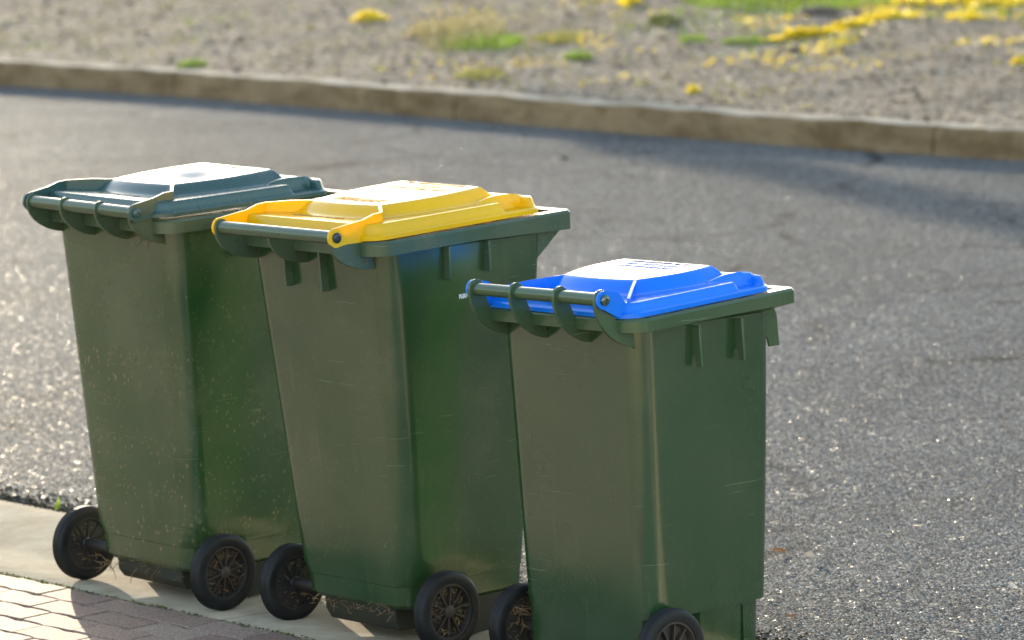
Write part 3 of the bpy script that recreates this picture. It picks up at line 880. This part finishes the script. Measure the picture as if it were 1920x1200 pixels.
# ------------------------------------------------------------------ straw caught on the bins
rs = random.Random(5)
def world_straw(root, D, spec, label):
    m = MB()
    for (c, sp, n, L_, r_, dn) in spec: straw_bits(m, c, sp, n, L_, rs, r_, dn)
    Mx = Matrix.Translation(D['pos']) @ Euler(D['rot']).to_matrix().to_4x4()
    m.v = [tuple(Mx @ Vector(q)) for q in m.v]
    o = m.build('straw', M['straw'])
    tag(o, label, 'straw', kind='stuff')
for D, root, lab in ((D1, b1, 'dry straw caught in the wheels of the dark green lidded bin'), (D2, b2, 'dry straw caught in the wheels and under the back edge of the yellow-lidded bin'), (D3, b3, 'dry straw caught in the left wheel of the blue-lidded bin')):
    sp = []
    for sx in (1, -1):
        if D is D3 and sx == 1: continue
        for dx in (.004, -.008):
            for a in range(10):
                t = 2 * math.pi * (a + .8) / 10
                sp.append(((sx * D['xw'] + dx, D['yw'] + .045 * math.cos(t), D['rw'] + .045 * math.sin(t)), (.003, .010, .010), 7, .018, .0012, 0))
    ybk, zbk = D['ybb'], D['zb']
    if D is D2:
        for k in range(10): sp.append(((-.17 + .036 * k, ybk - .002, zbk - .004), (.015, .004, .006), 4, .032, .0010, .2))
        sp.append(((.20, -.028, .962), (.02, .006, .005), 10, .02, .0009, .5))
    if D is D1:
        sp.append(((-.16, ybk + .005, zbk - .01), (.02, .006, .006), 8, .05, .0012, .6))
        sp.append(((.03, ybk + .005, zbk - .01), (.05, .006, .004), 7, .04, .0011, .6))
        sp.append(((.175, -.022, .953), (.02, .006, .006), 14, .03, .0010, .4))
        sp.append(((.04, ybk - .004, zbk + .0), (.09, .003, .003), 10, .04, .0009, .1))
    if D is D3:
        sp.append(((-D['xw'] + .028, D['yw'] - .03, D['rw'] + .03), (.004, .012, .02), 25, .035, .0012, .2))
    world_straw(root, D, sp, lab)

# ------------------------------------------------------------------ loose stones
ICO = bmesh.new(); bmesh.ops.create_icosphere(ICO, subdivisions=1, radius=1.0)
IV = np.array([v.co[:] for v in ICO.verts]); ICO.verts.index_update(); IF = np.array([[v.index for v in f.verts] for f in ICO.faces]); ICO.free()
def stones(name, pts, sizes, mat, flat=.6):
    n = len(pts)
    A = RNG.normal(size=(n, 3, 3)); Q, _ = np.linalg.qr(A)
    ax = np.stack([np.ones(n), RNG.uniform(.55, .95, n), RNG.uniform(.4, .75, n)], 1)
    V = IV[None] * (1 + RNG.uniform(-.22, .22, (n, len(IV), 1)))
    V = np.einsum('nvj,nkj->nvk', V * ax[:, None, :], Q)
    V[:, :, 2] *= flat
    V = V * np.asarray(sizes)[:, None, None] + np.asarray(pts)[:, None, :]
    F = IF[None] + (np.arange(n) * len(IV))[:, None, None]
    me = bpy.data.meshes.new(name)
    me.from_pydata(V.reshape(-1, 3).tolist(), [], F.reshape(-1, 3).tolist())
    me.materials.append(mat)
    o = bpy.data.objects.new(name, me); COL.objects.link(o)
    set_tone(o, np.repeat(RNG.uniform(0, 1, n), len(IF)))
    return o
# verge gravel
pts = []; sz = []
while len(pts) < 15000:
    y = RNG.uniform(19.5, 33); x = RNG.uniform(-5.5, 5.5)
    z, n = verge_at(x, y)
    if n < .20 or n > 9: continue
    if RNG.uniform() > .45 + .55 * min(1, max(0, (x + 3) / 5)): continue
    s = .008 + .014 * RNG.uniform() ** 2 + (.014 if RNG.uniform() < .05 else 0)
    pts.append((x, y, z + s * .15)); sz.append(s)
tag(stones('gravel', pts, sz, M['gravel']), 'loose mixed gravel scattered over the verge behind the kerb', 'gravel', kind='stuff')
# chips lying loose on the road in the near field
pts = []; sz = []
while len(pts) < 18000:
    y = 9.3 + 6.5 * RNG.uniform() ** 1.5; x = RNG.uniform(-.145 * y - .25, .145 * y + .25)
    n = (Vector((x, y)) - O2).dot(N2)
    if n < .66: continue
    s = .0022 + .0020 * RNG.uniform()
    pts.append((x, y, -.006 + s * .1)); sz.append(s)
tag(stones('road_chips', pts, sz, M['chip'], .7), 'loose grey stone chips lying on the road surface', 'stone chips', kind='stuff')
# debris band along the joint of gutter and road
pts = []; sz = []
for _ in range(9000):
    t = RNG.uniform(-2, 4); n = .64 + (abs(RNG.normal()) * .085 if RNG.uniform() < .85 else -abs(RNG.normal()) * .05)
    s = .003 + .004 * RNG.uniform(); q = tn(t, n)
    pts.append((q[0], q[1], (-.004 if n > .642 else .014) + s * .2)); sz.append(s)
tag(stones('gutter_debris', pts, sz, M['joint'], .6), 'dark crumbs and soil collected along the road edge of the gutter', 'debris', kind='stuff')

# ------------------------------------------------------------------ plants
def blades(n, rx, ry, h, w, rs, base, lean=.5):
    m = MB(); tones = []
    for _ in range(n):
        a = rs.uniform(0, 2 * math.pi); q = math.sqrt(rs.random())
        px, py = rx * q * math.cos(a), ry * q * math.sin(a)
        hh = h * rs.uniform(.45, 1.1) * (1.1 - .5 * q); b = rs.uniform(0, 2 * math.pi)
        dx, dy = math.cos(b) * lean * hh * rs.random(), math.sin(b) * lean * hh * rs.random()
        wx, wy = -math.sin(b) * w, math.cos(b) * w
        p0 = Vector((px, py, base(px, py)))
        mid = p0 + Vector((dx * .35, dy * .35, hh * .6)); tip = p0 + Vector((dx, dy, hh))
        m.add([p0 - Vector((wx, wy, .005)), p0 + Vector((wx, wy, -.005)), mid + Vector((wx, wy, 0)) * .8, mid - Vector((wx, wy, 0)) * .8, tip], [(0, 1, 2, 3), (3, 2, 4)])
        t = rs.random(); tones += [t, t]
    return m, tones
def tuft(x, y, rx, ry, h, n, mat, label, cat='grass', name='grass_tuft', w=.003, group='grass tufts on the verge', lean=.6):
    z0, _ = verge_at(x, y)
    m, tones = blades(n, rx, ry, h, w, rs, lambda a, b: verge_at(x + a, y + b)[0] - z0, lean)
    o = m.build(name, mat); o.location = (x, y, z0); set_tone(o, tones)
    tag(o, label, cat, group); return o
def cover(x, y, rx, ry, h, n, label, mat='yellow', rot=0, name='yellow_ground_cover', cat='ground cover', s=.018):
    z0, _ = verge_at(x, y)
    m = MB(); tones = []
    cr, sr = math.cos(rot), math.sin(rot)
    for _ in range(n):
        a = rs.uniform(0, 2 * math.pi); q = math.sqrt(rs.random())
        u, v = rx * q * math.cos(a), ry * q * math.sin(a)
        # uneven outline
        k = .75 + .35 * math.sin(3 * a + x) * math.sin(5 * a + y)
        u *= k; v *= k
        px, py = u * cr - v * sr, u * sr + v * cr
        if math.sin(px * 31 + x * 7) * math.sin(py * 19 + y * 5) + rs.uniform(-.7, .7) < -.45: continue
        hh = h * (1 - q * q) * rs.uniform(.3, 1.2) + .006
        c = Vector((px, py, verge_at(x + px, y + py)[0] - z0 + hh))
        R = Euler((rs.uniform(-1, 1), rs.uniform(-1, 1), rs.uniform(0, 6))).to_matrix()
        ss = s * rs.uniform(.5, 1.1)
        quad = [R @ Vector(p) * ss + c for p in ((-1, -.6, 0), (0, -.9, .2), (1, 0, 0), (0, .9, .2), (-1, .6, 0))]
        m.add(quad, [(0, 1, 2, 3, 4)]); tones.append(rs.random())
    o = m.build(name, M[mat]); o.location = (x, y, z0); set_tone(o, tones)
    tag(o, label, cat, 'plant patches on the verge'); return o

cover(-.945, 28.75, .16, .28, .05, 420, 'small yellow ground cover mound left of the big pale grass tuft')
cover(.894, 29.35, .12, .3, .04, 260, 'thin yellow ground cover patch above the green and pale grass tuft')
cover(1.075, 27.74, .12, .4, .035, 280, 'olive yellow moss patch on the verge gravel behind the bright green tuft', mat='moss', name='moss_patch', cat='moss')
cover(1.046, 22.97, .045, .11, .03, 150, 'small yellow ground cover clump just behind the kerb')
cover(1.9, 26.25, .34, .13, .045, 800, 'long yellow ground cover strip with grass at its left end', rot=.5)
cover(2.25, 26.75, .2, .16, .04, 320, 'yellow ground cover clump at the right end of the long strip', rot=.5)
cover(2.55, 27.3, .2, .35, .04, 360, 'yellow ground cover patch behind the long strip', rot=-.5)
cover(2.8, 28.4, .14, .3, .04, 240, 'yellow ground cover patch beside the green grass bank')
cover(3.35, 28.6, .50, .8, .06, 1500, 'largest yellow ground cover patch, at the far right corner of the verge')
cover(3.01, 26.9, .18, .3, .03, 220, 'sparse yellow ground cover on gravel below the largest patch')
cover(2.977, 23.9, .05, .1, .03, 110, 'lone yellow ground cover clump on gravel at the right edge')
cover(1.45, 30.5, .10, .3, .05, 160, 'yellow ground cover clump beside the rock')

tuft(-.30, 27.3, .34, 1.2, .15, 750, M['grass_pale'], 'largest pale dry grass tuft, mixed with green blades', w=.004)
tuft(-.15, 26.6, .28, .8, .09, 700, M['grass_green'], 'bright green grass tuft growing at the foot of the largest pale tuft', w=.004)
tuft(-.148, 24.16, .16, .35, .05, 420, M['grass_olive'], 'low olive grass patch close behind the kerb')
tuft(.33, 26.8, .16, .4, .06, 380, M['grass_olive'], 'olive grass clump right of the bright green tuft', w=.004)
tuft(-1.955, 25.80, .10, .16, .06, 260, M['grass_green'], 'lone green grass tuft close behind the kerb at left')
tuft(.452, 25.22, .09, .2, .07, 260, M['grass_green'], 'small bright green grass tuft alone on gravel')
tuft(1.2, 26.4, .10, .25, .05, 240, M['grass_green'], 'green grass tuft left of the long yellow strip')
tuft(1.55, 26.1, .18, .16, .05, 380, M['grass_green'], 'short green grass at the left end of the yellow strip')
tuft(2.1, 29.6, .85, 1.7, .07, 4200, M['grass_green'], 'broad green grass patch at the top of the verge', w=.005)

# general sparse weeds over the verge
from mathutils import noise as mnoise
def scatter(name, n_try, dens, mat, label, cat, hmin, hmax, w):
    m = MB(); tones = []
    for _ in range(n_try):
        y = rs.uniform(20.5, 34.5); x = rs.uniform(-4.8, 5.2)
        if rs.random() > dens(x, y): continue
        z, n = verge_at(x, y)
        if n < .24: continue
        for _k in range(3):
            h = rs.uniform(hmin, hmax); b = rs.uniform(0, 6.28)
            p0 = Vector((x + rs.gauss(0, .012), y + rs.gauss(0, .012), z)); wv = Vector((-math.sin(b), math.cos(b), 0)) * w
            tip = p0 + Vector((math.cos(b) * h * .8, math.sin(b) * h * .8, h))
            m.add([p0 - wv, p0 + wv, tip], [(0, 1, 2)]); tones.append(rs.random())
    o = m.build(name, mat); set_tone(o, tones); tag(o, label, cat, kind='stuff')
nz = lambda x, y, s_, o_=0: .5 + .5 * mnoise.fractal(Vector((x * s_ + o_, y * s_ * .6, o_)), .8, 2.0, 4)
sm = lambda a, b, t: max(0.0, min(1.0, (t - a) / (b - a)))
right_ = lambda x, y: sm(-1.0, 1.6, x - (y - 26) * .05)
scatter('weeds', 15000, lambda x, y: .05 + .55 * sm(.52, .75, nz(x, y, 1.1, 3)) * (.3 + .7 * right_(x, y)), M['grass_olive'], 'sparse low olive weeds spread thinly over the verge gravel', 'weeds', .012, .045, .005)
scatter('dry_stubble', 9000, lambda x, y: .05 + .6 * sm(.5, .72, nz(x, y, .9, 11)) * (1 - .5 * right_(x, y)) + .9 * math.exp(-((x - .15) / .6) ** 2 - ((y - 28.3) / 1.5) ** 2), M['grass_pale'], 'pale dry grass stubble on the verge gravel', 'dry grass', .012, .05, .004)
scatter('yellow_sprigs', 30000, lambda x, y: .9 * sm(.57, .72, nz(x, y, 1.3, 23)) * right_(x, y) * sm(23, 27, y), M['yellow'], 'scattered tiny yellow sprigs on the right part of the verge', 'ground cover', .008, .03, .006)
scatter('green_sprigs', 24000, lambda x, y: .8 * sm(.55, .75, nz(x, y, 1.0, 37)) * (.25 + .75 * right_(x, y)) * sm(23.5, 28, y), M['grass_green'], 'scattered short green grass on the right part of the verge', 'grass', .012, .045, .005)

# moss in the joint between gutter and pavers
m = MB(); tones = []
for _ in range(3800):
    t = rs.uniform(-1.2, 3.2)
    dens = .35 + .65 * max(0, math.sin(t * 3.1 + 1.0)) * max(0, math.sin(t * 7.3))
    if rs.random() > dens: continue
    n = rs.gauss(-.001, .0045); q = tn(t, n, .005 + rs.random() * .006)
    R = Euler((rs.uniform(-1, 1), rs.uniform(-1, 1), rs.uniform(0, 6))).to_matrix(); s_ = rs.uniform(.001, .0032)
    m.add([R @ Vector(p) * s_ + Vector(q) for p in ((-1, -1, 0), (1, -1, .3), (1, 1, 0), (-1, 1, .3))], [(0, 1, 2, 3)]); tones.append(rs.random())
o = m.build('moss', M['moss']); set_tone(o, tones)
tag(o, 'thin moss growing in the joint between gutter and pavers', 'moss', kind='stuff')

# ------------------------------------------------------------------ small single things
def rock(x, y, s, label, group='rocks on the verge', onroad=False):
    z = -.004 if onroad else verge_at(x, y)[0]
    bm = bmesh.new(); bmesh.ops.create_icosphere(bm, subdivisions=3, radius=1)
    from mathutils import noise
    for v in bm.verts:
        k = 1 + .35 * noise.noise(v.co * 1.3 + Vector((x, y, 0))) + .12 * noise.noise(v.co * 3.5 + Vector((y, x, 0)))
        v.co = Vector((v.co.x * s[0], v.co.y * s[1], v.co.z * s[2])) * k
    me = bpy.data.meshes.new('rock'); bm.to_mesh(me); bm.free(); me.materials.append(M['rock'])
    for p in me.polygons: p.use_smooth = True
    o = bpy.data.objects.new('rock', me); COL.objects.link(o); o.location = (x, y, z + s[2] * .5)
    set_tone(o, [rs.uniform(.0, .25)] * len(me.polygons))
    tag(o, label, 'rock', group)
rock(1.604, 29.17, (.06, .09, .04), 'largest grey brown rock beside the green grass patch')
rock(1.775, 25.25, (.05, .06, .022), 'flat rock below the long yellow strip')
rock(2.1, 27.6, (.13, .14, .035), 'low dark rock between the grass patch and the yellow strip')
rock(2.05, 25.1, (.022, .03, .018), 'small rock on gravel right of the flat rock')
rock(.286, 21.0, (.02, .022, .008), 'brownish pebble on the road below the kerb', 'pebbles on the road', True)

def leaf(x, y, z, L_, w, rot, tilt, mat, label, curl=.3):
    m = MB(); n = 8; vs = []; fs = []
    for i in range(n + 1):
        t = i / n; hw = w * math.sin(math.pi * t ** .8) ** .8 * .5 + .0004
        for k in (-1, 0, 1):
            vs.append(((t - .5) * L_, k * hw, curl * hw * abs(k) * 1.6 + .18 * L_ * (t - .5) ** 2 * curl * 4))
    for i in range(n):
        for k in range(2):
            fs.append((i * 3 + k, (i + 1) * 3 + k, (i + 1) * 3 + k + 1, i * 3 + k + 1))
    m.add(vs, fs)
    m.tube([(-.5 * L_, 0, .002 + .18 * L_ * curl), (-.68 * L_, .002, .004)], .0006, 5)
    o = m.build('fallen_leaf', M[mat], smooth=80)
    o.location = (x, y, z); o.rotation_euler = (tilt, .15, rot)
    sm = o.modifiers.new('thickness', 'SOLIDIFY'); sm.thickness = .0006
    set_tone(o, [.5] * len(o.data.polygons))
    tag(o, label, 'leaf', 'fallen leaves on the road')
leaf(.773, 10.725, .010, .034, .016, -.6, 1.1, 'leaf_pale', 'pale pinkish leaf standing on the road right of the blue-lidded bin')
leaf(.695, 10.828, .004, .045, .014, .3, .5, 'leaf_brown', 'brown curled leaf on the road close to the blue-lidded bin')
leaf(1.250, 10.267, .008, .035, .026, .9, .6, 'leaf_pale', 'whitish orange leaf at the right edge of the road')
leaf(.80, 11.62, .003, .05, .010, .25, .2, 'leaf_pale', 'long narrow dry leaf on the road beyond the pale leaf')
leaf(1.05, 9.79, .002, .045, .006, .05, .1, 'leaf_pale', 'straw-like dry leaf at the bottom edge of the road')
leaf(.985, 10.16, .004, .022, .007, 1.0, .4, 'leaf_pale', 'small upright cream leaf sliver in the middle of the near road')
leaf(.67, 10.02, .003, .030, .010, .4, .4, 'leaf_brown', 'tan leaf scrap low beside the foot of the blue-lidded bin')
leaf(-1.45, 14.8, .006, .03, .02, .4, .3, 'leaf_brown', 'small orange brown leaf beyond the dark green lidded bin')

m = MB()
m.tube([(-.06, .0, .004), (-.02, .012, .010), (.02, .004, .012), (.06, .02, .006)], [.004, .0045, .0035, .002], 6)
m.tube([(-.01, .01, .010), (.02, .03, .014), (.045, .035, .008)], [.003, .0025, .0015], 6)
o = m.build('twig', M['twig'], smooth=60); q = tn(.0, 0); o.location = (-1.385, 11.62, -.001); o.rotation_euler = (0, 0, .5)
set_tone(o, [.3] * len(o.data.polygons))
tag(o, 'dark forked twig lying on the road edge of the gutter', 'twig')
mm, tones = blades(5, .008, .008, .05, .004, rs, lambda a, b: 0, .3)
o = mm.build('weed', M['grass_green']); o.location = (-1.325, 11.74, -.006); set_tone(o, tones)
tag(o, 'single yellow-green weed sprouting at the gutter edge by the left wheel', 'weed')

# ------------------------------------------------------------------ gum tree beyond the frame; its crooked trunk throws the long shadow on the road
def gum_tree():
    root = empty('gum_tree', (4.2, 38.0, .35))
    tag(root, 'tall gum tree beyond the verge with a long low limb whose shadow crosses the road', 'tree')
    tr = MB()
    tr.tube([(0, 0, -.5), (.05, 0, .8), (-.05, .1, 2.2), (.05, .1, 3.4), (.2, .1, 5.5), (.1, 0, 7.6), (.3, .2, 10.0)], [.36, .30, .27, .26, .2, .15, .07], 14)
    tr.tube([(0, .1, 2.9), (-1.4, .1, 3.2), (-3.4, .1, 3.35), (-5.4, .05, 3.15), (-6.6, 0, 2.95), (-6.85, 0, 2.7), (-7.15, 0, 2.4), (-7.5, 0, 2.25)], [.16, .14, .12, .10, .085, .07, .05, .03], 10)
    low = [(-6.4, 0, 3.0), (-6.65, 0, 2.9), (-6.78, 0, 2.78), (-6.88, 0, 2.66), (-6.95, 0, 2.54), (-7.08, 0, 2.44), (-7.22, 0, 2.36), (-7.4, 0, 2.29)]
    limbs = [[(.15, .05, 7.0), (1.2, .3, 8.6), (2.2, .4, 10.2)], [(.1, 0, 7.4), (-1.2, -.3, 9.0), (-2.0, -.2, 10.4)], [(.2, .1, 8.2), (.5, 1.4, 9.8), (.6, 2.0, 11.0)]]
    for l in limbs: tr.tube(l, [.10, .07, .03], 8)
    tr.build('trunk', M['bark'], root, smooth=60)
    cr = MB(); tones = []
    cl = [(l[-1][0], l[-1][1], l[-1][2]) for l in limbs] + [(.3, .2, 10.8), (1.3, .2, 9.8), (-1.0, 0, 10.2), (.4, 1.0, 11.2)]
    for c in cl:
        for _ in range(520):
            d = Vector((rs.gauss(0, .55), rs.gauss(0, .55), rs.gauss(0, .4)))
            p = Vector(c) + d; R = Euler((rs.uniform(-1.6, 1.6), rs.uniform(-1.6, 1.6), rs.uniform(0, 6))).to_matrix(); s_ = rs.uniform(.05, .11)
            cr.add([R @ Vector(q) * s_ + p for q in ((-1, 0, 0), (0, -.25, 0), (1, 0, 0), (0, .25, 0))], [(0, 1, 2, 3)]); tones.append(rs.random())
    for c in low:
        for _ in range(300):
            p = Vector(c) + Vector((rs.gauss(0, .09), rs.gauss(0, .2), rs.gauss(0, .05))); R = Euler((rs.uniform(-1.6, 1.6), rs.uniform(-1.6, 1.6), rs.uniform(0, 6))).to_matrix(); s_ = rs.uniform(.04, .08)
            cr.add([R @ Vector(q) * s_ + p for q in ((-1, 0, 0), (0, -.3, 0), (1, 0, 0), (0, .3, 0))], [(0, 1, 2, 3)]); tones.append(rs.random())
    o = cr.build('crown', M['gumleaf'], root); set_tone(o, tones)
gum_tree()
